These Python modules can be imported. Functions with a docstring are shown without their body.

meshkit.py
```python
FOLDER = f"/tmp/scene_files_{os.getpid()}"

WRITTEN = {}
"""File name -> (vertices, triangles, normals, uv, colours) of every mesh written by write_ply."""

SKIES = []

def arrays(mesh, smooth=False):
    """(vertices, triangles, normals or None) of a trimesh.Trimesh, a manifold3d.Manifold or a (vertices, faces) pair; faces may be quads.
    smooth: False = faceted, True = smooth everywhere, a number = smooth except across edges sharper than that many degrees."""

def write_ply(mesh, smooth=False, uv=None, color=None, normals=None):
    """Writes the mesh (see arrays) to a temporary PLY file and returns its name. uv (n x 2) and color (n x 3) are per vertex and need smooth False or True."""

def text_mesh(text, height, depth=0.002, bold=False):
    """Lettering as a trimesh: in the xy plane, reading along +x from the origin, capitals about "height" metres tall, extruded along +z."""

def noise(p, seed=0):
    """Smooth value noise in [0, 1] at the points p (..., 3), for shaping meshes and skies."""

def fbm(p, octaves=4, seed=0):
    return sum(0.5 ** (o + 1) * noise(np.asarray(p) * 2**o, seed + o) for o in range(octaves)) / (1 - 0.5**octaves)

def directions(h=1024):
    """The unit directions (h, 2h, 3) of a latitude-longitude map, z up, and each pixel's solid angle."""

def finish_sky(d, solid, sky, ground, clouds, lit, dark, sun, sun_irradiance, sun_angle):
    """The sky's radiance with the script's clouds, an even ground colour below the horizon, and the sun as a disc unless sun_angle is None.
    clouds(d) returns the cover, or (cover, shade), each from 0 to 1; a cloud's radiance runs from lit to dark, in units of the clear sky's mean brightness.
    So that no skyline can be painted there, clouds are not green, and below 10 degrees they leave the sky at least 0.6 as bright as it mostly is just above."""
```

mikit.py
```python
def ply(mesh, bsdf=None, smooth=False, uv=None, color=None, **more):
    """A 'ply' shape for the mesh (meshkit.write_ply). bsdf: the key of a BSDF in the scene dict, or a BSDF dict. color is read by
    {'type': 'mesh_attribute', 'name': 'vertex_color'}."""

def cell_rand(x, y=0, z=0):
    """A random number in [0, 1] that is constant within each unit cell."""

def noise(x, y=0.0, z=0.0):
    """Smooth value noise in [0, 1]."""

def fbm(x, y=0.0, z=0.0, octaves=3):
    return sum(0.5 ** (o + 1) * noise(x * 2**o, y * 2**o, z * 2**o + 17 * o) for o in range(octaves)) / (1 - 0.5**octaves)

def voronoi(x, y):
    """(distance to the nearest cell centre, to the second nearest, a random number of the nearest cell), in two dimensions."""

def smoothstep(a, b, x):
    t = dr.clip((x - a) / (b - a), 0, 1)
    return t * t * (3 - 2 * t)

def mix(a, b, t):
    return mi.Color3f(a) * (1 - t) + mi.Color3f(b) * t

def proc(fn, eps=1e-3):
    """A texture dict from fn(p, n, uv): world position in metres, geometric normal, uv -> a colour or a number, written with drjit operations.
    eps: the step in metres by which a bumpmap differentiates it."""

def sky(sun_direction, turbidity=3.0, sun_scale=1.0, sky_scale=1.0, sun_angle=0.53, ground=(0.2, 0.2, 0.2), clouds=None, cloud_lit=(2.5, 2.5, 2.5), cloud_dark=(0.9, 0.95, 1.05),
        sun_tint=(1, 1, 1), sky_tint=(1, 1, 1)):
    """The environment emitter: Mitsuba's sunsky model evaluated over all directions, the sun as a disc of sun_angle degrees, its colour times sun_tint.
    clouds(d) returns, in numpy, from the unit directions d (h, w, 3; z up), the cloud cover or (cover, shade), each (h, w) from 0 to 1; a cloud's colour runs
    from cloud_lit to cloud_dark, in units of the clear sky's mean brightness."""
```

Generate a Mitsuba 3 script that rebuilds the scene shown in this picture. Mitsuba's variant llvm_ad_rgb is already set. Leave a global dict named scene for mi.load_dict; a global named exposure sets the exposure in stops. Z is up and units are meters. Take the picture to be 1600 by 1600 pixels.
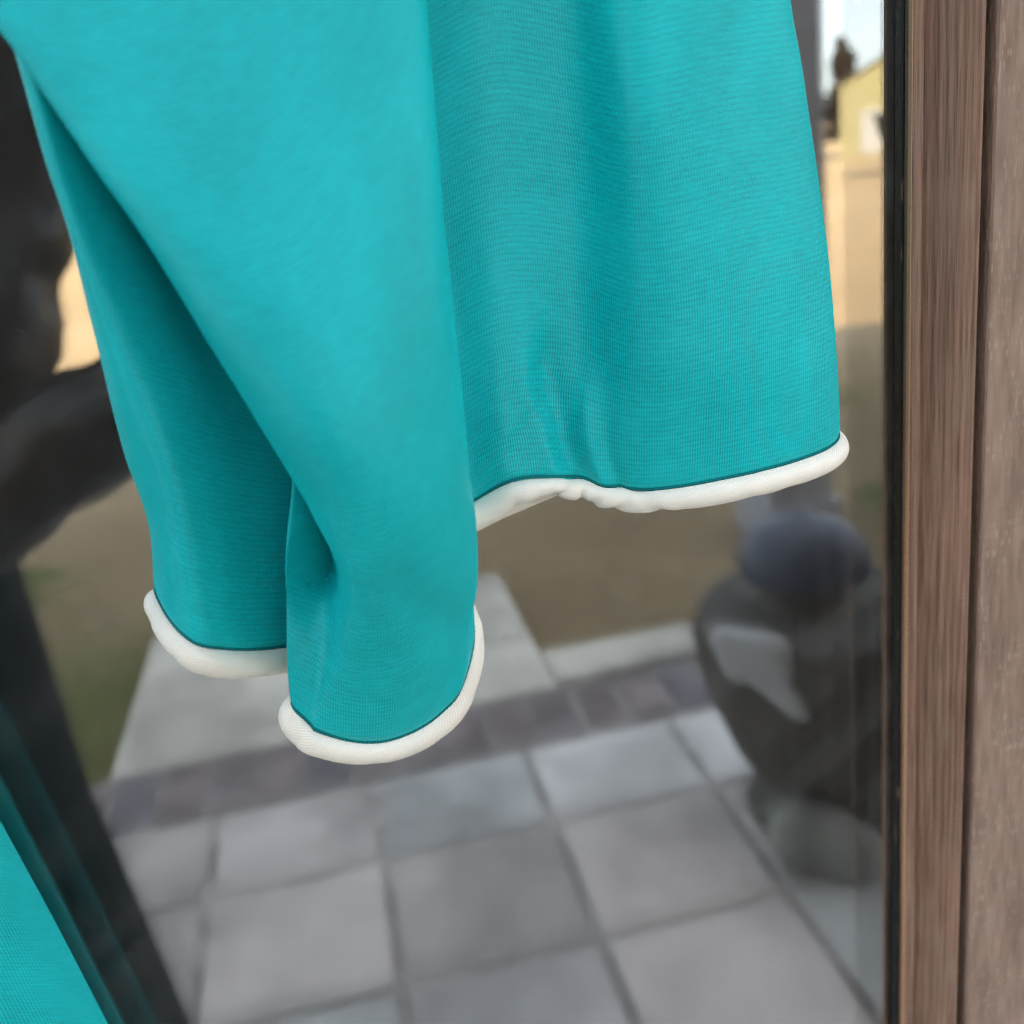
import math, numpy as np, trimesh, meshkit, manifold3d as m3, mitsuba as mi, drjit as dr, mikit
from mikit import proc, noise, fbm, smoothstep, mix, cell_rand
from scipy.interpolate import PchipInterpolator, make_interp_spline, CubicSpline
T = mi.ScalarTransform4f
rng = np.random.default_rng(7)
scene, labels = {}, {}

# ------------------------------------------------------------------ camera, sky, exposure
H, D, F = 1.12, 0.335, 1590.0          # eye height, distance from the glass, focal length in photo pixels
nd = np.array([580, 4624, F]); nd /= np.linalg.norm(nd)
cd = np.array([-340, -500, F]); cd -= nd * (cd @ nd); cd /= np.linalg.norm(cd)
xd = np.cross(nd, cd); xd *= np.sign(xd[0])
R = np.array([xd, cd, -nd])            # camera (right, down, forward) -> world
EYE = np.array([0, -D, H])
fwd, up = R[:, 2], -R[:, 1]
scene['camera'] = {'type': 'thinlens', 'fov': float(2 * math.degrees(math.atan(800 / F))), 'fov_axis': 'x',
                   'aperture_radius': 0.0022, 'focus_distance': 0.325, 'near_clip': 0.01, 'far_clip': 3000.0,
                   'to_world': T().look_at(origin=EYE.tolist(), target=(EYE + fwd).tolist(), up=up.tolist())}
def cirrus(d):
    q = d[..., :2] / (0.12 + np.maximum(d[..., 2:3], 0)); w = np.concatenate([q * 1.1, 0 * q[..., :1] + 3.0], -1)
    return 0.12 + 0.5 * np.asarray(meshkit.fbm(w.reshape(-1, 3))).reshape(d.shape[:2])
scene['daylight'] = mikit.sky([0.10, 0.83, 0.56], turbidity=3, sun_scale=0.38, sun_tint=(1.0, .95, .86), sky_tint=(1.05, 1.0, .93), clouds=cirrus, cloud_lit=(2.8, 2.68, 2.42))
exposure = 3.72

# ------------------------------------------------------------------ helpers
COUNT = {}
def key_for(name, parent=None):
    full = name if parent is None else parent + '__' + name
    n = COUNT.get(full, 0); COUNT[full] = n + 1
    return full if n == 0 else f'{full}_{n:03d}'
def obj(name, mesh, bsdf, parent=None, smooth=False, label=None, cat=None, group=None, kind=None, **kw):
    k = key_for(name, parent)
    scene[k] = mikit.ply(mesh, bsdf, smooth=smooth, **kw)
    tag(k, label, cat, group, kind)
    return k
def tag(k, label=None, cat=None, group=None, kind=None):
    d = {a: b for a, b in dict(label=label, category=cat, group=group, kind=kind).items() if b}
    if d: labels[k] = d
def thing(name, label, cat, group=None):
    k = key_for(name); tag(k, label, cat, group); return k
def box(x0, x1, y0, y1, z0, z1):
    m = trimesh.creation.box((x1 - x0, y1 - y0, z1 - z0)); m.apply_translation(((x0 + x1) / 2, (y0 + y1) / 2, (z0 + z1) / 2)); return m
def cbox(x0, x1, y0, y1, z0, z1, c):
    """box with its top edges chamfered by c"""
    v = []
    for z, i in ((z0, 0), (z1 - c, 0), (z1, c)):
        v += [(x0 + i, y0 + i, z), (x1 - i, y0 + i, z), (x1 - i, y1 - i, z), (x0 + i, y1 - i, z)]
    f = []
    for a in (0, 4):
        for i in range(4):
            j = (i + 1) % 4; f.append((a + i, a + j, a + 4 + j, a + 4 + i))
    f += [(8, 9, 10, 11), (3, 2, 1, 0)]
    return np.array(v), np.array(f)
def extrude_z(poly, z0, z1):
    """poly: plan outline (x, y), anticlockwise seen from above"""
    p = np.array(poly); n = len(p)
    m = trimesh.creation.extrude_polygon(__import__('shapely').geometry.Polygon(p), z1 - z0)
    m.apply_translation((0, 0, z0)); return m
def hulls(chains):
    """chains of (point, radius): one manifold of the hulls of neighbouring spheres"""
    out = None
    for ch in chains:
        for (a, ra), (b, rb) in zip(ch, ch[1:]):
            s = m3.Manifold.hull(m3.Manifold.sphere(ra, 20).translate(list(a)) + m3.Manifold.sphere(rb, 20).translate(list(b)))
            out = s if out is None else out + s
    return out
def soften(man, edge, rounds=12):
    m = man.refine_to_length(edge).to_mesh()
    t = trimesh.Trimesh(m.vert_properties[:, :3], m.tri_verts)
    trimesh.smoothing.filter_taubin(t, iterations=rounds); return t
def rays(px, py):
    v = np.stack([px - 800, py - 800, np.full(np.shape(px), F)], -1); return v @ R.T

# ------------------------------------------------------------------ materials
def P(base, rough=0.6, spec=0.5, **kw):
    c = base if isinstance(base, dict) else {'type': 'rgb', 'value': list(base)}
    return {'type': 'twosided', 'b': {'type': 'principled', 'base_color': c, 'roughness': rough, 'specular': spec, **kw}}
def bumped(base, fn, scale, rough=0.6, spec=0.5, eps=2e-4, **kw):
    inner = P(base, rough, spec, **kw)['b']
    return {'type': 'twosided', 'b': {'type': 'bumpmap', 'tex': proc(fn, eps=eps), 'scale': scale, 'b': inner}}

def knit_color(p, n, uv):
    u, v = uv.x, uv.y
    wob = 0.35 * (noise(u * 60, v * 60) - 0.5)
    course = 0.5 + 0.5 * dr.cos(6.2832 * (v / 0.00160 + wob))
    wale = 0.5 + 0.5 * dr.cos(6.2832 * (u / 0.00078 + 0.5 * wob))
    patch = smoothstep(0.25, 0.75, fbm(u * 55, v * 40, 3.0))
    dark = 0.125 * course * course * course + 0.38 * wale * (0.5 + 0.5 * patch)
    slub = 0.13 * (noise(u * 420, v * 1900) - 0.5) + 0.11 * (fbm(u * 30, v * 22, 9.0) - 0.5)
    return mi.Color3f(0.005, 0.480, 0.505) * (1.08 - dark + slub)
scene['teal_knit'] = P(proc(knit_color), 0.45, 0.22, sheen=0.3, sheen_tint=1.0)
def satin(p, n, uv):
    u, v = uv.x, uv.y
    s = 0.5 + 0.5 * dr.cos(6.2832 * (u + v) / 0.00105)
    t = 0.5 + 0.5 * dr.cos(6.2832 * (u - 2.2 * v) / 0.0016)
    return mi.Color3f(0.90, 0.845, 0.755) * (1.06 - 0.17 * s - 0.07 * t + 0.06 * (noise(u * 250, v * 250) - 0.5))
def satin_h(p, n, uv):
    return 0.5 + 0.5 * dr.cos(6.2832 * (uv.x + uv.y) / 0.00105)
scene['cream_satin'] = bumped(proc(satin), satin_h, 0.00005, 0.33, 0.55, sheen=0.3)
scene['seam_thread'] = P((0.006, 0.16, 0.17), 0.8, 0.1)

def grain(p, stretch, f):
    warp = 0.0012 * (fbm(p.x * 60, p.y * 60, p.z * 7) - 0.5)
    return fbm((p.x + warp) * f, p.y * f, p.z * stretch, octaves=4)
def wood_color(p, n, uv):
    g = grain(p, 22.0, 900.0)
    fine = noise(p.x * 3600, p.y * 3600, p.z * 70)
    broad = fbm(p.x * 90, p.y * 90, p.z * 9.0)
    ring = 0.5 + 0.5 * dr.sin(6.2832 * (p.x * 420 + 1.6 * fbm(p.x * 70, p.y * 70, p.z * 5)))
    c = mix((0.080, 0.037, 0.024), (0.33, 0.198, 0.142), dr.clip(0.62 * g + 0.34 * fine + 0.22 * ring + 0.45 * (broad - 0.5) - .08, 0, 1))
    pore = smoothstep(0.62, 0.80, noise(p.x * 2600, p.y * 2600, p.z * 48)) + 0.8 * smoothstep(0.70, 0.85, noise(p.x * 1300 + 9, p.y * 1300, p.z * 26))
    c = c * (1 - 0.22 * dr.minimum(pore, 1.0))
    grey = smoothstep(0.5, 0.8, fbm(p.x * 140, p.y * 140, p.z * 34 + 5))
    return mix(c, mi.Color3f(0.24, 0.215, 0.195), 0.14 * grey)
def wood_h(p, n, uv):
    return grain(p, 22.0, 900.0) + 0.5 * noise(p.x * 3600, p.y * 3600, p.z * 70)
scene['weathered_wood'] = bumped(proc(wood_color), wood_h, 0.0005, 0.72, 0.3)
def board_color(p, n, uv):
    g = fbm(p.x * 700, p.y * 700, p.z * 60, octaves=4)
    fleck = smoothstep(0.60, 0.82, noise(p.x * 2100, p.y * 2100, p.z * 260))
    broad = fbm(p.x * 110, p.y * 110, p.z * 26)
    c = mix((0.12, 0.072, 0.053), (0.34, 0.235, 0.182), dr.clip(0.7 * g + 0.7 * (broad - 0.5) + 0.25, 0, 1))
    return mix(c, mi.Color3f(0.42, 0.33, 0.27), 0.42 * fleck * smoothstep(.35, .6, fbm(p.x * 160, p.y * 160, p.z * 55 + 3)))
def board_h(p, n, uv):
    return fbm(p.x * 700, p.y * 700, p.z * 60, octaves=4) + 0.5 * noise(p.x * 2100, p.y * 2100, p.z * 260)
scene['flat_board'] = bumped(proc(board_color), board_h, 0.0006, 0.72, 0.3)
def gasket_color(p, n, uv):
    s = smoothstep(0.66, 0.80, fbm(p.x * 900, p.y * 500, p.z * 95, octaves=3))
    return mix((0.010, 0.009, 0.008), (0.10, 0.062, 0.036), s)
scene['black_gasket'] = P(proc(gasket_color), 0.5, 0.35)
scene['copper_edge'] = P((0.46, 0.26, 0.15), 0.6, 0.3)
scene['coated_glass'] = {'type': 'dielectric', 'int_ior': 3.0, 'ext_ior': 1.0}
scene['room_dark'] = P((0.035, 0.035, 0.036), 0.9, 0.1)
scene['siding_paint'] = P((0.26, 0.20, 0.165), 0.75, 0.3)
scene['roofing'] = P((0.10, 0.10, 0.10), 0.9, 0.2)

# ------------------------------------------------------------------ dress: flared sleeve (one closed tube of cloth), piping, skirt
def col(*pts): return np.array(pts, float)           # rows (y, x, Y): photo height, photo x, distance from the lens plane parallel to the glass
YT = -900.0
C = [
    col((YT, -90, .305), (0, 60, .305), (260, 130, .305), (530, 205, .306), (800, 270, .308), (930, 290, .309)),
    col((YT, -170, .278), (8, 6, .272), (109, 34, .272), (259, 76, .272), (364, 111, .272), (532, 156, .275), (712, 202, .279), (860, 240, .283), (943, 244, .284)),
    col((YT, -140, .270), (0, 28, .270), (260, 98, .271), (530, 185, .270), (800, 258, .271), (930, 270, .272), (990, 275, .272)),
    col((YT, -60, .285), (0, 75, .285), (260, 160, .285), (530, 270, .282), (800, 335, .276), (940, 342, .274), (1019, 346, .273)),
    col((YT, 0, .283), (0, 120, .297), (260, 215, .298), (530, 350, .299), (800, 452, .297), (940, 458, .294), (1014, 460, .293)),
    col((YT, 60, .295), (0, 190, .302), (260, 300, .302), (530, 440, .302), (800, 545, .300), (960, 550, .301), (1010, 545, .302)),
    col((YT, 0, .291), (0, 110, .289), (260, 225, .287), (530, 395, .285), (640, 440, .283), (740, 457, .279), (900, 447, .2735), (1000, 447, .2725), (1098, 454, .2740)),
    col((YT, -60, .282), (0, 62, .280), (260, 196, .277), (530, 368, .276), (700, 456, .286), (800, 486, .291), (870, 498, .290), (940, 490, .278), (1000, 485, .2728), (1060, 478, .2708), (1128, 473, .2705)),
    col((YT, -120, .272), (0, 5, .266), (22, 18, .265), (90, 66, .262), (180, 124, .259), (270, 180, .256), (360, 240, .253), (461, 300, .250), (525, 337, .248), (600, 381, .247), (697, 437, .246), (800, 500, .246), (870, 534, .248), (930, 548, .252), (1010, 545, .257), (1080, 525, .264), (1153, 508, .2685)),
    col((YT, 60, .290), (0, 190, .264), (260, 300, .253), (530, 430, .242), (700, 510, .237), (780, 555, .238), (870, 592, .242), (1000, 590, .253), (1166, 572, .268)),
    col((YT, 300, .288), (0, 420, .262), (260, 480, .251), (530, 560, .242), (700, 605, .239), (870, 660, .245), (1000, 662, .254), (1144, 655, .268)),
    col((YT, 490, .288), (0, 585, .264), (260, 615, .255), (530, 665, .248), (700, 692, .249), (870, 714, .254), (980, 720, .261), (1090, 714, .269)),
    col((YT, 590, .290), (0, 663, .272), (300, 690, .264), (550, 716, .260), (750, 735, .262), (870, 742, .265), (960, 742, .270), (998, 743, .272)),
    col((YT, 570, .296), (0, 645, .282), (300, 668, .276), (550, 690, .273), (750, 712, .275), (870, 716, .277), (925, 722, .280)),
    col((YT, 520, .305), (0, 600, .298), (300, 622, .294), (550, 640, .287), (750, 658, .288), (835, 672, .288)),
    col((YT, 560, .306), (0, 640, .304), (300, 662, .302), (550, 690, .299), (700, 712, .296), (796, 728, .294)),
    col((YT, 700, .301), (0, 745, .300), (300, 762, .299), (550, 780, .296), (690, 788, .292), (758, 795, .291)),
    col((YT, 790, .301), (0, 820, .301), (300, 838, .301), (550, 852, .299), (690, 850, .294), (749, 855, .292)),
    col((YT, 880, .300), (0, 893, .300), (300, 912, .300), (550, 918, .299), (690, 905, .297), (753, 912, .297)),
    col((YT, 950, .288), (0, 955, .288), (300, 980, .287), (550, 990, .287), (690, 985, .290), (769, 985, .293)),
    col((YT, 1050, .284), (0, 1060, .282), (300, 1092, .280), (550, 1112, .280), (690, 1110, .284), (757, 1108, .286)),
    col((YT, 1120, .288), (0, 1160, .286), (300, 1200, .285), (550, 1230, .285), (650, 1236, .286), (728, 1232, .287)),
    col((YT, 1160, .296), (0, 1235, .296), (100, 1252, .296), (220, 1270, .296), (330, 1285, .296), (430, 1297, .297), (540, 1306, .297), (640, 1311, .298), (688, 1312, .298)),
    col((YT, 1120, .314), (0, 1190, .314), (300, 1245, .314), (550, 1275, .314), (660, 1285, .312)),
    col((YT, 900, .325), (0, 960, .325), (300, 990, .324), (690, 1010, .322)),
    col((YT, 500, .320), (0, 570, .320), (300, 600, .320), (840, 640, .315)),
    col((YT, 150, .313), (0, 270, .313), (300, 320, .313), (920, 420, .314)),
]
NV, NU = 420, 900
vv = np.linspace(0, 1, NV) ** 0.75                       # finer rows near the hem
ctrl = np.zeros((len(C), NV, 3))
for j, c in enumerate(C):
    top = YT - 0.14 * (c[0, 1] - 600); y = top + (c[-1, 0] - top) * vv
    c = c.copy(); c[0, 0] = top
    px = PchipInterpolator(c[:, 0], c[:, 1])(y); Y = PchipInterpolator(c[:, 0], c[:, 2])(y)
    k = 5                                             # soften each column along its height
    d = rays(px, y); ctrl[j] = EYE + d * (Y / d[:, 1])[:, None]
ctrl = np.vstack([ctrl, ctrl[:1]])
seg = np.linalg.norm(np.diff(ctrl, axis=0), axis=2)[:, NV // 2:].mean(1)
tt = np.concatenate([[0], np.cumsum(seg)])
def nearest_even(n):
    """parameter values spread evenly along the loop"""
    return np.linspace(0, tt[-1], n)
us = nearest_even(NU)
S = CubicSpline(tt, ctrl, axis=0, bc_type='periodic')(us)   # NU x NV x 3
arcs = np.concatenate([[0], np.cumsum(np.linalg.norm(np.diff(S[:, int(NV * .8)], axis=0), axis=1))])
# wrinkles of the cloth itself: shallow ridges and hollows (u as a fraction of the loop, metres above the hem)
height = np.zeros((NU, NV))
hl = np.concatenate([np.cumsum(np.linalg.norm(np.diff(S, axis=1), axis=2)[:, ::-1], axis=1)[:, ::-1], np.zeros((NU, 1))], axis=1)   # metres above the hem
tu = np.interp(us, tt, np.arange(len(tt)))              # control column as a running number
def ridge(c0, c1, z0, z1, w, amp):
    """a ridge from (column c0, height z0) to (c1, z1), half width w in columns"""
    t = np.clip((hl - z0) / (z1 - z0), 0, 1)
    cc = c0 + (c1 - c0) * t
    fade = np.exp(-(np.maximum(0, (hl - max(z0, z1)) / 0.012)) ** 2 - (np.maximum(0, (min(z0, z1) - hl) / 0.006)) ** 2)
    return amp * fade * np.exp(-((tu[:, None] - cc) / w) ** 2)
height += ridge(17.9, 17.1, .002, .034, .30, -.0022)      # hollow running up left from the puckered hem
height += ridge(17.2, 16.5, .002, .030, .25, .0012)
height += ridge(18.4, 18.1, .000, .022, .28, .0020)
height += ridge(18.8, 18.6, .000, .012, .16, -.0010)
height += ridge(16.3, 16.9, .010, .022, .35, -.0012)
height += ridge(11.5, 9.5, .015, .06, .5, -.0016)         # soft diagonal hollow on the front fold
height += ridge(11.0, 12.2, .005, .035, .3, .0010)
height += ridge(2.6, 2.2, .004, .05, .3, .0012)
P_ = np.stack([us[:, None] / 0.05 + 0 * hl, hl / 0.09, 0 * hl], -1).reshape(-1, 3)
height += 0.0007 * (np.asarray(meshkit.fbm(P_)).reshape(NU, NV) - 0.5)
def normals(S):
    du = np.gradient(S, axis=0); dv = np.gradient(S, axis=1); n = np.cross(du, dv)
    return n / np.maximum(np.linalg.norm(n, axis=2, keepdims=True), 1e-12)
N = normals(S); N *= np.sign((N[np.argmin(abs(tu - 10)), NV - 30] @ (EYE - S[np.argmin(abs(tu - 10)), NV - 30])))
height -= 0.0009 * np.exp(-(hl / 0.0020) ** 2)              # the cloth rolls in to the seam
height += 0.00022 * (np.asarray(meshkit.fbm(np.stack([us[:, None] / 0.011 + 0 * hl, hl / 0.014, 0 * hl + 5], -1).reshape(-1, 3))).reshape(NU, NV) - 0.5)
S = S + N * height[..., None]
Nn = N
def grid_mesh(S, close=False):
    nu, nv = S.shape[:2]; i = np.arange(nu * nv).reshape(nu, nv)
    q = np.stack([i[:-1, :-1], i[1:, :-1], i[1:, 1:], i[:-1, 1:]], -1).reshape(-1, 4)
    return S.reshape(-1, 3), q
sleeve = thing('dress', 'turquoise teal knit dress with cream piped flared hems, hanging before the glass door', 'dress')
a8 = np.interp(8, tu, arcs)                             # the knit courses climb to the right across the front fold
rowarc = np.concatenate([np.zeros((1, NV)), np.cumsum(np.linalg.norm(np.diff(S, axis=0), axis=2), axis=0)])
grainu = np.zeros((NU, NV))                              # straight grain: measured in each row from the middle of each fall of cloth
for c0, c1, mid in ((-1, 5.2, 2.6), (5.2, 13.6, 10), (13.6, 23.2, 19.5), (23.2, 99, 25)):
    w_ = (tu >= c0) & (tu < c1); grainu[w_] = (rowarc - rowarc[np.argmin(abs(tu - mid))])[w_]
lift = np.interp(tu, [0, 2, 4, 8, 12, 15, 27], [0, -.10, -.10, 0, 1, 0, 0]) * np.where((tu > 8) & (tu < 15), 0.20 * (np.interp(12, tu, arcs) - a8), .012)
uv = np.stack([grainu + .31, hl - lift[:, None]], -1).reshape(-1, 2)
obj('flared_sleeve', grid_mesh(S), 'teal_knit', sleeve, smooth=True, uv=uv, label='flared teal sleeve falling in a big front fold')

def smooth_loop(a, w):
    k = np.exp(-np.linspace(-2, 2, 2 * w + 1) ** 2); k /= k.sum()
    return np.stack([np.convolve(np.concatenate([a[-w:, i], a[:, i], a[:w, i]]), k, 'valid') for i in range(3)], 1)
# piping: a padded satin tube sewn along the hem loop
hem = S[:-1, -1]; down = S[:-1, -1] - S[:-1, -6]; down /= np.linalg.norm(down, axis=1, keepdims=True)
out = Nn[:-1, -1]
ht = np.roll(hem, -4, 0) - np.roll(hem, 4, 0); ht /= np.linalg.norm(ht, axis=1, keepdims=True)
down = down - ht * (down * ht).sum(1, keepdims=True)                  # away from the cloth, square to its edge
down /= np.linalg.norm(down, axis=1, keepdims=True); down = smooth_loop(down, 8); down /= np.linalg.norm(down, axis=1, keepdims=True)
RP = 0.0042
out_s = smooth_loop(out, 12); cen = hem + down * RP * 0.86 + out_s * RP * 0.12
cen = smooth_loop(cen, 12)
def resample(a, n):
    b = np.vstack([a, a[:1]]); s = np.concatenate([[0], np.cumsum(np.linalg.norm(np.diff(b, axis=0), axis=1))])
    t = np.linspace(0, s[-1], n, endpoint=False); return np.stack([np.interp(t, s, b[:, i]) for i in range(3)], 1), t, s[-1]
NP, NC = 1600, 40
path, along, total = resample(cen, NP)
tangent = np.roll(path, -2, 0) - np.roll(path, 2, 0); tangent /= np.linalg.norm(tangent, axis=1, keepdims=True)
sc_ = np.concatenate([[0], np.cumsum(np.linalg.norm(np.diff(np.vstack([cen, cen[:1]]), axis=0), axis=1))])
at_ = np.interp(along, sc_, np.arange(len(cen) + 1))              # where each ring of the tube lies along the hem
dsm = smooth_loop(down, 14); dsm = np.vstack([dsm, dsm[:1]])
dn = np.stack([np.interp(at_, np.arange(len(dsm)), dsm[:, i]) for i in range(3)], 1)
dn -= tangent * (dn * tangent).sum(1, keepdims=True); dn /= np.linalg.norm(dn, axis=1, keepdims=True)
bn = np.cross(tangent, dn)
tcol = np.interp(at_, np.arange(len(tu)), tu)
ang = np.linspace(0, 2 * np.pi, NC, endpoint=False)
rad = RP * (1 + 0.05 * (np.interp(along, np.linspace(0, total, 90), rng.random(90)) - 0.5))[:, None] * np.ones(NC)
thin = np.exp(-((tcol - 17.2) / 0.75) ** 2)               # the puckered stretch is narrower and creased
rad *= (1 - 0.28 * thin)[:, None]; path = path - dn * (RP * 0.28 * 0.8 * thin)[:, None]
for c0, w, amp, tilt in ((16.1, .11, .16, .5), (16.75, .13, .12, -.4), (17.05, .09, .16, -.5), (17.45, .10, .30, .6), (17.95, .12, .34, -.5), (18.4, .10, .30, .6), (18.85, .10, .34, .8), (19.3, .08, .24, -.6), (19.75, .09, .08, .5), (20.4, .09, .06, -.5), (21.1, .08, .04, .5), (12.4, .10, .14, .5), (12.05, .12, .10, -.5), (11.2, .07, .06, .6), (10.3, .07, .04, .5), (1.15, .08, .12, .5), (.95, .07, .14, -.4), (2.3, .07, .06, .5), (2.8, .06, .05, -.5), (9.2, .09, .05, .5)):
    w = w * 1.5; dcol = tcol[:, None] + tilt * w * 2 * np.cos(ang)[None, :] - c0
    rad -= RP * 1.35 * amp * np.exp(-(dcol / w) ** 2) * (0.15 + 0.85 * np.clip(0.75 + np.cos(ang), 0, 1.75) / 1.75)[None, :]
tube = path[:, None] + rad[..., None] * (np.cos(ang)[None, :, None] * dn[:, None] + np.sin(ang)[None, :, None] * bn[:, None])
tube = np.concatenate([tube, tube[:1]], 0); tube = np.concatenate([tube, tube[:, :1]], 1)
tuv = np.stack(np.broadcast_arrays(np.append(along, total)[:, None], (np.append(ang, 2 * np.pi) * RP)[None, :]), -1).reshape(-1, 2)
pk = obj('piping', grid_mesh(tube), 'cream_satin', sleeve, smooth=True, uv=tuv, label='padded cream satin piping sewn round the flared hem')
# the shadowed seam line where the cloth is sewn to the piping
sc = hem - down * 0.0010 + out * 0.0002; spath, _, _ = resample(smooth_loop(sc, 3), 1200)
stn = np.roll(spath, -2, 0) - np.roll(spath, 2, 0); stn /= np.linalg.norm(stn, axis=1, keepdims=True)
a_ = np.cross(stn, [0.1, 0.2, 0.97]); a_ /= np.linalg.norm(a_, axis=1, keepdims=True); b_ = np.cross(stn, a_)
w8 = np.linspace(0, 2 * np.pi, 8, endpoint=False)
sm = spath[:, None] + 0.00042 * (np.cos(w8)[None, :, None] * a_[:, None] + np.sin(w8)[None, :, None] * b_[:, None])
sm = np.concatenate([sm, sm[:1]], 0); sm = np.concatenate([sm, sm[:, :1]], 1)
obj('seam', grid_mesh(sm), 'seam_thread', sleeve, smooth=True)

# skirt: a second, longer fall of the same cloth to the left
K = [
    col((-500, -900, .312), (400, -600, .313), (900, -400, .314), (1280, -220, .315), (1600, -60, .316), (2300, 320, .317)),
    col((-500, -640, .322), (400, -400, .324), (900, -200, .327), (1144, -74, .3285), (1280, -2, .3292), (1440, 85, .330), (1600, 168, .3304), (1782, 264, .3306), (2300, 545, .331)),
    col((-500, -740, .329), (400, -500, .330), (900, -310, .331), (1144, -185, .3315), (1600, 60, .332), (2300, 430, .332)),
    col((-500, -1250, .330), (400, -1100, .331), (1144, -800, .3315), (1600, -550, .332), (2300, -200, .332)),
    col((-500, -1600, .316), (400, -1600, .316), (1144, -1500, .316), (1600, -1300, .316), (2300, -1000, .316)),
    col((-500, -1250, .305), (400, -1050, .305), (1144, -800, .305), (1600, -620, .306), (2300, -350, .307)),
]
nv2, nu2 = 160, 240
y2 = np.linspace(-500, 2300, nv2); kc = []
for c in K:
    px = PchipInterpolator(c[:, 0], c[:, 1])(y2); Y = PchipInterpolator(c[:, 0], c[:, 2])(y2); d = rays(px, y2); kc.append(EYE + d * (Y / d[:, 1])[:, None])
kc = np.array(kc + kc[:1]); kt = np.concatenate([[0], np.cumsum(np.linalg.norm(np.diff(kc, axis=0), axis=2).mean(1))])
S2 = CubicSpline(kt, kc, axis=0, bc_type='periodic')(np.linspace(0, kt[-1], nu2))
ar2 = np.linspace(0, kt[-1], nu2); hl2 = np.concatenate([[0], np.cumsum(np.linalg.norm(np.diff(S2[30], axis=0), axis=1))])
uv2 = np.stack(np.broadcast_arrays(ar2[:, None], hl2[None, :]), -1).reshape(-1, 2)
obj('skirt', grid_mesh(S2), 'teal_knit', sleeve, smooth=True, uv=uv2, label='skirt of the same teal knit at the lower left')

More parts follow.
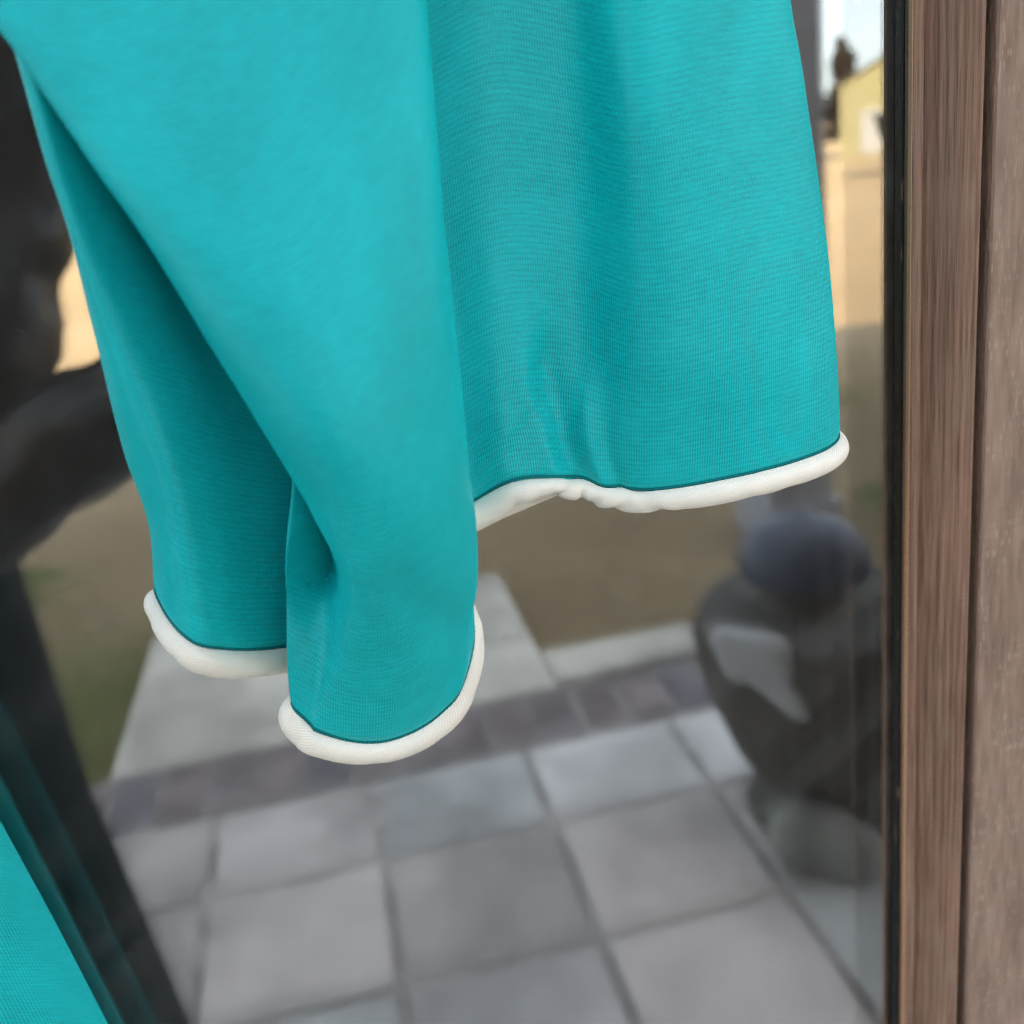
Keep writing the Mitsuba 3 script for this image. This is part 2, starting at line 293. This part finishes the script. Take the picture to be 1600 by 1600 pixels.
# ------------------------------------------------------------------ glass door
door = thing('glass_door', 'wood framed double glazed door whose dark glass mirrors the patio', 'door')
Z0, Z1 = 0.12, 2.08
XG = 0.2030                                             # right edge of the visible glass
obj('pane', box(-.66, XG + .012, 0.0, .004, Z0, Z1), 'coated_glass', door, label='outer sheet of reflective glass')
obj('pane', box(-.66, XG + .012, .0165, .0205, Z0, Z1), 'coated_glass', door, label='inner sheet of reflective glass')
obj('spacer', box(XG + .0122, XG + .020, -.001, .022, Z0, Z1), 'black_gasket', door)
PX = XG - .0012
gk = [(PX, -.0003), (PX, -.0036), (PX + .0006, -.0041), (PX + .0011, -.0041), (PX + .0011, -.0003)]
obj('gasket', extrude_z(gk[::-1], Z0, Z1), 'black_gasket', door, label='scuffed black glazing gasket')
# moulded glazing bead: bare lip, shallow quirk, broad rounded face (plan outline, lens side is negative y)
bx0 = PX + .0012
out_ = [(bx0, -.0004), (bx0 + .0002, -.0086), (bx0 + .0007, -.0091), (bx0 + .0034, -.0092), (bx0 + .0039, -.0088), (bx0 + .0042, -.0064), (bx0 + .0048, -.0052)]
for t, y in zip(np.linspace(0, 1, 21), PchipInterpolator([0, .12, .3, .5, .7, .85, .95, 1], [.0050, .0066, .0096, .0124, .0137, .0139, .0130, .0112])(np.linspace(0, 1, 21))):
    out_.append((bx0 + .0054 + .0185 * t, -y))
ex = out_[-1][0]
out_ += [(ex + .0010, -.0100), (ex + .0012, -.0090), (ex + .0012, .022), (bx0 + .0200, .022), (bx0 + .0200, -.0005)]
obj('glazing_bead', extrude_z(out_, Z0 - .03, Z1 + .03), 'weathered_wood', door, smooth=25, label='moulded brown wooden bead beside the glass')
obj('bare_edge', box(bx0 - .0003, bx0 - .00005, -.0088, -.0066, Z0 - .03, Z1 + .03), 'copper_edge', door, label='thin bare copper brown edge of the bead')
sx = ex + .0036
st = [(ex + .0014, .030), (ex + .0014, -.0015), (sx, -.0015), (sx, -.0122), (sx + .0006, -.0130), (sx + .094, -.0130), (sx + .095, -.0122), (sx + .095, .030)]
obj('stile', extrude_z(st, Z0 - .06, Z1 + .08), 'flat_board', door, smooth=25, label='flat weathered brown board right of the bead')
obj('stile', box(-.76, -.662, -.013, .03, Z0 - .06, Z1 + .08), 'flat_board', door)
obj('rail', box(-.661, ex + .001, -.0125, .029, .03, Z0 - .031), 'flat_board', door)
obj('rail', box(-.661, ex + .001, -.0125, .029, Z1 + .031, Z1 + .14), 'flat_board', door)

dv_, df_ = [], []
for i in range(150):
    x, z = (rng.uniform(.02, XG), rng.uniform(1.0, 1.2)) if i < 60 else (rng.uniform(-.2, .02), rng.uniform(.95, 1.2)) if i < 110 else (rng.uniform(-.12, XG), rng.uniform(.85, 1.0))
    n = 6; a0 = rng.uniform(0, 6.28); r1, r2 = rng.uniform(.00006, .00022), rng.uniform(.00006, .00015) * (4 if i % 9 == 0 else 1)
    t6 = np.linspace(0, 2 * np.pi, n, endpoint=False); u6, w6 = np.cos(t6) * r1, np.sin(t6) * r2
    ring6 = np.stack([x + u6 * math.cos(a0) - w6 * math.sin(a0), np.full(n, -.0018), z + u6 * math.sin(a0) + w6 * math.cos(a0)], 1)
    o6 = 7 * i; dv_ += list(ring6) + [np.array([x, -.00195, z])]; df_ += [(o6 + k, o6 + (k + 1) % n, o6 + 6) for k in range(n)]
scene['dust_grey'] = P((.30, .28, .26), 0.9, 0.1)
obj('dust', (np.array(dv_), np.array(df_)), 'dust_grey', door, kind='stuff')

def film(p, n, uv):
    a = 0.8 * p.x + 0.6 * p.z; b = 0.6 * p.x - 0.8 * p.z
    smear = smoothstep(.35, .85, fbm(a * 14, b * 70, 1.0, octaves=4)); cloud = fbm(p.x * 9, p.z * 9, 4.0)
    drip = smoothstep(.55, .9, noise(p.x * 260, p.z * 6, 8.0))
    return 0.003 + 0.016 * cloud + 0.060 * smear * cloud + 0.008 * drip
scene['dust_film'] = {'type': 'mask', 'opacity': proc(film), 'b': P((.55, .54, .52), 0.9, 0.1)}
obj('dust_film', (np.array([(-.65, -.0012, Z0), (XG - .002, -.0012, Z0), (XG - .002, -.0012, Z1), (-.65, -.0012, Z1)]), np.array([(0, 1, 2, 3)])), 'dust_film', door, label='thin film of dust and wiping smears on the glass')

# ------------------------------------------------------------------ house round the door (casts the shade the patio lies in) and the dark room behind
house = thing('house', 'brown house front round the glass door with overhanging roof', 'house')
xr = sx + .097
for zi in range(18):
    z0 = .02 + zi * .17
    if z0 < 2.2:
        obj('siding_board', box(xr, 4.5, -.012, .02, z0, z0 + .164), 'siding_paint', house); obj('siding_board', box(-4.5, -.763, -.012, .02, z0, z0 + .164), 'siding_paint', house)
    else:
        obj('siding_board', box(-4.5, 4.5, -.012, .02, z0, z0 + .164), 'siding_paint', house)
wall = trimesh.util.concatenate([box(xr, 4.5, .021, .12, 0, 3.1), box(-4.5, -.763, .021, .12, 0, 3.1), box(-.763, xr, .031, .12, Z1 + .1, 3.1), box(-4.5, -4.4, .12, 7, 0, 3.1), box(4.4, 4.5, .12, 7, 0, 3.1), box(-4.5, 4.5, 6.9, 7, 0, 3.1)])
obj('wall', wall, 'siding_paint', house)
rv = np.array([(-4.9, -.5, 3.08), (4.9, -.5, 3.08), (4.9, 3.5, 4.5), (-4.9, 3.5, 4.5), (4.9, 7.5, 3.08), (-4.9, 7.5, 3.08)])
rv = np.vstack([rv, rv + [0, 0, .12]])
rf = [(0, 3, 2, 1), (3, 5, 4, 2), (6, 7, 8, 9), (9, 8, 10, 11), (0, 1, 7, 6), (5, 11, 10, 4), (0, 6, 9, 3), (3, 9, 11, 5), (1, 2, 8, 7), (2, 4, 10, 8)]
obj('roof', (rv, np.array(rf)), 'roofing', house)
room = box(-2.2, 2.0, .125, 3.6, .03, 2.5); room.invert()
rm = trimesh.util.concatenate([box(-2.2, 2.0, 3.6, 3.65, .03, 2.5), box(-2.25, -2.2, .125, 3.6, .03, 2.5), box(2.0, 2.05, .125, 3.6, .03, 2.5), box(-2.2, 2.0, .125, 3.6, 2.5, 2.55), box(-2.2, 2.0, .125, 3.6, 0.02, .03)])
obj('room', rm, 'room_dark', house)

# ------------------------------------------------------------------ patio, path, lawn: mirrored in the glass
def mott(c, k, s=1.0):
    def fn(p, n, uv):
        a = fbm(p.x * 9 * s, p.y * 9 * s, k, octaves=4) + 0.7 * (smoothstep(.35, .7, fbm(p.x * 4.5 * s, p.y * 4.5 * s, k + 40)) - 0.5); b = noise(p.x * 160, p.y * 160, k)
        return mi.Color3f(*c) * (0.72 + 0.5 * a + 0.12 * (b - 0.5))
    return proc(fn)
tones = [(.49, .47, .44), (.58, .57, .55), (.44, .41, .385), (.61, .565, .53), (.51, .52, .50)]
for i, c in enumerate(tones): scene[f'paver_stone_{i}'] = P(mott(c, 3.0 + i), 0.85, 0.25)
for i, c in enumerate([(.23, .20, .20), (.21, .20, .21), (.24, .205, .20)]): scene[f'brick_clay_{i}'] = P(mott(c, 11.0 + i, 2), 0.85, 0.2)
scene['mortar_sand'] = P(mott((.40, .38, .355), 21.0, 4), 0.95, 0.1)
scene['path_concrete'] = P(mott((.54, .525, .455), 25.0), 0.9, 0.2)
def lawn(p, n, uv):
    a = fbm(p.x * 2.2, p.y * 2.2, 1.0, octaves=4); b = noise(p.x * 45, p.y * 45, 2.0)
    far = smoothstep(3.2, 6.0, -p.y)
    near = mix((.20, .155, .095), (.28, .22, .132), a)
    green = smoothstep(.58, .80, fbm(p.x * 1.6 + 4, p.y * 1.6, 7.0)) * (1 - far)
    edge = smoothstep(.55, .05, dr.abs(p.x + .78) + .5 * (a - .5)) * smoothstep(2.9, 2.1, -p.y)   # moister, greener grass along the left of the path
    near = mix(near, mi.Color3f(.075, .105, .030), dr.maximum(.8 * green, .75 * edge))
    gold = mix((.38, .285, .165), (.50, .39, .24), fbm(p.x * .25, p.y * .6, 5.0, octaves=3))
    return mix(near, gold, far) * (0.85 + 0.3 * b)
scene['lawn_grass'] = P(proc(lawn), 0.95, 0.05)
gv = np.array([(-900, -1600, -.05), (900, -1600, -.05), (900, 60, -.05), (-900, 60, -.05)]); obj('ground', (gv, np.array([(0, 1, 2, 3)])), 'lawn_grass', kind='structure')
patio = key_for('patio'); scene[patio] = mikit.ply(box(-2.06, 2.4, -1.66, -.02, -.045, -.0045), 'mortar_sand'); tag(patio, kind='structure')
DY = D
rows = [(1.781 - DY, 1.523 - DY)] + [(1.523 - DY - k * .3025, 1.523 - DY - (k + 1) * .3025) for k in range(5)]
for i in range(-6, 8):
    for r in rows:
        x0 = -.05 + .305 * i; y0, y1 = -r[0], -r[1]
        if y1 > -.03: y1 = -.03
        if y1 - y0 < .06: continue
        w = .010; dz = float(rng.uniform(-.002, .002))
        k = int(rng.integers(0, 5))
        v, f = cbox(x0 + w, x0 + .305 - w, y0 + w, y1 - w, -.04, dz, .004)
        obj('paver', (v, f), f'paver_stone_{k}', patio)
bx = -2.05
while bx < 2.4:
    wd = .098
    v, f = cbox(bx + .004, bx + wd - .004, -1.652, -1.449, -.04, float(rng.uniform(-.002, .003)), .004)
    obj('brick', (v, f), f'brick_clay_{int(rng.integers(0, 3))}', patio); bx += wd
obj('path', cbox(-.60, .385, -2.40, -1.664, -.05, -.004, .01), 'path_concrete', kind='structure')
obj('path', cbox(.389, 2.4, -1.86, -1.70, -.05, -.006, .01), 'path_concrete', kind='structure')

# porch post
scene['post_paint'] = P((.33, .33, .34), 0.6, 0.3)
pp = thing('porch_post', 'grey square porch post at the edge of the lawn, mirrored in the glass', 'post')
obj('shaft', box(1.215, 1.405, -2.52, -2.33, 0.06, 2.9), 'post_paint', pp); obj('base', box(1.19, 1.43, -2.545, -2.305, -.05, .06), 'post_paint', pp); obj('cap', box(1.19, 1.43, -2.545, -2.305, 2.9, 3.0), 'post_paint', pp)

# urn planter with a navy lid, white cloth and a pale stone at its foot
def lathe(prof, n=40):
    return trimesh.creation.revolve(np.array(prof), sections=n)
scene['urn_grey'] = P(mott((.080, .074, .064), 31.0, 2), 0.7, 0.3); scene['navy_enamel'] = P((.030, .046, .080), 0.45, 0.5)
scene['white_cloth'] = P((.46, .47, .47), 0.8, 0.2); scene['pale_stone'] = P(mott((.30, .31, .28), 33.0, 3), 0.9, 0.2)
ux, uy = .705, -1.06
ur = thing('garden_urn', 'dark grey garden urn with navy domed lid, mirrored in the glass', 'urn')
body = lathe([(0, 0), (.12, 0), (.125, .03), (.10, .07), (.14, .14), (.185, .26), (.200, .35), (.185, .39), (.15, .405), (0, .40)]); body.apply_translation((ux, uy, 0)); obj('bowl', body, 'urn_grey', ur, smooth=40)
lid = lathe([(0, .088), (.035, .086), (.07, .075), (.095, .05), (.103, .02), (.10, 0), (0, 0)]); lid.apply_translation((ux - .02, uy, .455)); obj('lid', lid, 'navy_enamel', ur, smooth=40)
neck = lathe([(0, 0), (.095, 0), (.07, .03), (.07, .062), (0, .062)]); neck.apply_translation((ux - .015, uy, .3985)); obj('neck', neck, 'urn_grey', ur, smooth=40)
def sphere_hull(pts, r): return m3.Manifold.batch_hull([m3.Manifold.sphere(r, 16).translate([ux + a, uy + b, c]) for a, b, c in pts])
cl = soften(sphere_hull([(-.185, .06, .395), (-.13, .13, .40), (-.17, .085, .345)], .020) + sphere_hull([(-.13, .13, .395), (-.155, .10, .35), (-.105, .15, .30)], .018), .012, 30)
obj('garden_cloth', cl, 'white_cloth', smooth=True, label='white cloth draped over the rim of the garden urn', cat='cloth')
ps = soften(hulls([[((ux - .09, uy + .12, .055), .055), ((ux - .03, uy + .17, .045), .045)]]), .02); obj('garden_stone', ps, 'pale_stone', smooth=True, label='pale rounded stone at the foot of the garden urn', cat='stone')

# far field: yellow house, shrub, trees
scene['yellow_paint'] = P((.65, .61, .34), 0.8, 0.2); scene['white_paint'] = P((.78, .80, .80), 0.6, 0.3); scene['shingle'] = P((.20, .17, .13), 0.9, 0.1)
scene['bark'] = P((.07, .055, .045), 0.9, 0.1); scene['dry_leaf'] = P((.085, .066, .045), 0.9, 0.1); scene['shrub_leaf'] = P((.06, .050, .030), 0.9, 0.1)
yh = thing('garden_shed', 'small yellow gabled shed with white door across the field', 'shed')
M5 = np.eye(4); th = math.radians(30); M5[:2, :2] = [[math.cos(th), -math.sin(th)], [math.sin(th), math.cos(th)]]; M5[:3, 3] = (18.35, -(31 - D), 0)
def put(m): m.apply_transform(M5); return m
vg = np.array([(-1.3, 0, -.05), (1.3, 0, -.05), (1.3, 0, 2.15), (0, 0, 2.8), (-1.3, 0, 2.15)]); vg = np.vstack([vg, vg + [0, -3, 0]])
obj('wall', put(trimesh.convex.convex_hull(vg)), 'yellow_paint', yh)
for s_ in (-1, 1):
    q = np.array([(1.5 * s_, .15, 2.08), (0, .15, 2.83), (0, -3.2, 2.83), (1.5 * s_, -3.2, 2.08)]); obj('roof', put(trimesh.convex.convex_hull(np.vstack([q, q + [0, 0, .07]]))), 'shingle', yh)
dk = obj('door', put(box(-.72, -.05, .002, .05, .05, 1.35)), 'white_paint', yh); obj('window', put(box(.35, .95, .002, .05, 1.0, 1.6)), 'white_paint', yh)
def leaf_cloud(c, r, n, size, seed):
    g = np.random.default_rng(seed); d = g.normal(size=(n, 3)); d /= np.linalg.norm(d, axis=1, keepdims=True)
    lump = 0.75 + 0.35 * np.sin(3.1 * d[:, :1] + seed) * np.cos(2.7 * d[:, 1:2] + 2 * seed) + .15 * np.sin(7 * d[:, 2:3])
    p = np.array(c) + d * np.array(r) * lump * (g.random((n, 1)) ** 0.4)
    a = g.normal(size=(n, 3)) * size; b = g.normal(size=(n, 3)) * size
    v = np.stack([p - a, p + b, p + a, p - b], 1).reshape(-1, 3); f = np.arange(4 * n).reshape(n, 4); return v, f
def tree(x, y, h, w, seed, label, name='field_tree', group='trees along the far edge of the field'):
    t = thing(name, label, 'tree', group); m = soften(hulls([[((x, y, -.05), h * .035), ((x + .1, y, h * .55), h * .02), ((x - .1, y, h * .85), h * .008)], [((x + .05, y, h * .4), h * .014), ((x + w * .5, y, h * .7), h * .005)], [((x + .05, y, h * .45), h * .014), ((x - w * .5, y + .2, h * .75), h * .005)]]), 1.0, 2)
    obj('trunk', m, 'bark', t, smooth=True); obj('crown', leaf_cloud((x, y, h * .62), (w, w, h * .38), 2500, .12, seed), 'dry_leaf', t)
tree(32.8, -59.7, 6.2, .75, 1, 'tall narrow bare tree beside the yellow house', group=None)
tl = [leaf_cloud((x, -66 - 5 * math.sin(x * 2.3), 1.5), (3.2, 2.0, 2.6 + .8 * math.sin(x * 1.7)), 700, .22, 100 + i) for i, x in enumerate(np.arange(-70, 70, 4.2))]
obj('woodland', trimesh.util.concatenate([trimesh.Trimesh(v, np.vstack([f[:, [0, 1, 2]], f[:, [0, 2, 3]]]), process=False) for v, f in tl]), 'dry_leaf', label='low brown wood along the far edge of the field', cat='wood', kind='stuff')
sh = thing('field_shrub', 'dark brown shrub before the yellow house', 'shrub')
obj('foliage', leaf_cloud((12.9, -19.7, .75), (1.0, .9, .85), 2500, .07, 77), 'shrub_leaf', sh); obj('stem', soften(hulls([[((12.5, -19.7, -.05), .06), ((12.5, -19.7, .8), .03)]]), .2, 2), 'bark', sh, smooth=True)

# ------------------------------------------------------------------ photographer, mirrored at the left of the glass, and the phone the lens belongs to
scene['black_jacket'] = P((.030, .026, .022), 0.45, 0.5); scene['dark_jeans'] = P((.014, .022, .022), 0.85, 0.2); scene['skin'] = P((.50, .32, .24), 0.55, 0.4)
scene['brown_hair'] = P((.05, .03, .02), 0.6, 0.4); scene['phone_black'] = P((.015, .015, .017), 0.25, 0.5); scene['shoe_grey'] = P((.08, .08, .085), 0.7, 0.3)
per = thing('person', 'person in a black jacket leaning in to hold up a phone, mirrored in the glass', 'person')
sho, hip = np.array([-.33, -.84, 1.28]), np.array([-.58, -.95, .84])
el, wr = np.array([-.345, -.60, .868]), np.array([-.075, -.445, 1.02])
l_el, l_wr = np.array([-.52, -.64, 1.02]), np.array([-.37, -.63, 1.12])
bodyc = [[(hip + [.08, 0, 0], .105), (sho + [-.07, .0, -.24], .10), (sho + [.03, .0, -.06], .12)], [(hip - [.09, 0, 0], .11), (sho + [-.12, 0, -.08], .125)], [(hip + [.09, 0, 0], .11), (hip - [.09, 0, 0], .11)],
         [(sho + [.10, .0, .03], .065), (sho + [-.20, 0, .03], .065)], [(sho + [-.03, .01, .05], .07), (sho + [-.03, .03, .13], .052)],
         [(sho + [.115, .01, .02], .068), (el, .056), (wr, .040)], [(sho + [-.21, 0, .02], .066), (l_el, .054), (l_wr, .040)]]
jk = soften(hulls(bodyc), .014, 14)
jq = jk.vertices; jf = np.asarray(meshkit.fbm(np.stack([jq[:, 0] * 13, jq[:, 1] * 13, jq[:, 2] * 19], 1))).ravel()
jk.vertices = jq + jk.vertex_normals * (0.034 * (jf - 0.5))[:, None]
obj('jacket', jk, 'black_jacket', per, smooth=True)
hd = sho + np.array([-.02, .05, .26])
head = hulls([[(hd + [0, -.01, .02], .090), (hd + [0, .03, -.06], .062)], [(hd + [0, .085, -.015], .014), (hd + [0, .10, -.035], .013)], [(hd + [.085, 0, -.01], .02), (hd + [.087, -.01, .015], .018)], [(hd + [-.085, 0, -.01], .02), (hd + [-.087, -.01, .015], .018)], [(hd + [0, -.01, -.08], .05), (sho + [-.03, .03, .10], .05)]])
obj('head', soften(head, .008, 10), 'skin', per, smooth=True)
obj('hair', soften(hulls([[(hd + [0, -.03, .04], .092), (hd + [0, -.05, -.03], .085)], [(hd + [.05, -.05, 0], .06), (hd + [.05, -.05, -.12], .045)], [(hd + [-.05, -.05, 0], .06), (hd + [-.05, -.05, -.12], .045)]]), .012, 10), 'brown_hair', per, smooth=True)
leg = [[(hip + [.07, 0, -.02], .090), (np.array([-.41, -.72, .50]), .072), (np.array([-.345, -.72, .09]), .050)], [(hip + [-.09, 0, -.02], .095), (np.array([-.78, -.92, .47]), .066), (np.array([-.80, -1.0, .09]), .045)]]
obj('trousers', soften(hulls(leg), .025, 10), 'dark_jeans', per, smooth=True)
for x, y in ((-.345, -.70), (-.80, -1.0)):
    obj('shoe', soften(hulls([[((x, y - .03, .05), .048), ((x, y + .14, .04), .038)]]), .015, 6), 'shoe_grey', per, smooth=True)
# right hand round the lower edge of the phone
ph_c = EYE - fwd * .0075 - up * .055 + R[:, 0] * (-.022)
def hand(wrist, palm, tips, thumb):
    ch = [[(wrist, .026), (palm, .030)]]
    for b, m, t in tips: ch.append([(b, .0095), (m, .0085), (t, .0075)])
    ch.append([(palm, .014), (thumb[0], .011), (thumb[1], .009)]); return hulls(ch)
rt, dnv, bk = R[:, 0], R[:, 1], -fwd
palm = ph_c + dnv * .050 + bk * .030 - rt * .03
tips = [(palm + dnv * (-.02 - .018 * i) + rt * .015, palm + dnv * (-.02 - .018 * i) - rt * .015 + fwd * .030, palm + dnv * (-.02 - .018 * i) + rt * .010 + fwd * .0385) for i in range(4)]
tips = [(a, ph_c - rt * .050 + (b - ph_c - rt * ((b - ph_c) @ rt)) * [1, 1, 1], ph_c - rt * .030 + fwd * .014 + dnv * ((c - ph_c) @ dnv)) for a, b, c in tips]
obj('hand', soften(hand(wr, palm, tips, (palm + rt * .03 - dnv * .03, palm + rt * .05 - dnv * .055)), .004, 8), 'skin', per, smooth=True)
lp = l_wr + np.array([.055, .04, .035])
ltips = [(lp + np.array([.02, .02, .012 * i]), lp + np.array([.05, .025, .012 * i]), lp + np.array([.06, .0, .012 * i - .01])) for i in range(-2, 2)]
obj('hand', soften(hand(l_wr, lp, ltips, (lp + np.array([.02, -.01, .05]), lp + np.array([.04, 0, .07]))), .004, 8), 'skin', per, smooth=True)
pm = m3.Manifold.cube([.073, .146, .0078], True)
phm = trimesh.Trimesh(pm.to_mesh().vert_properties[:, :3], pm.to_mesh().tri_verts); M4 = np.eye(4); M4[:3, :3] = R; M4[:3, 3] = ph_c; phm.apply_transform(M4)
obj('phone', phm, 'phone_black', label='black phone held up in front of the glass door', cat='phone')
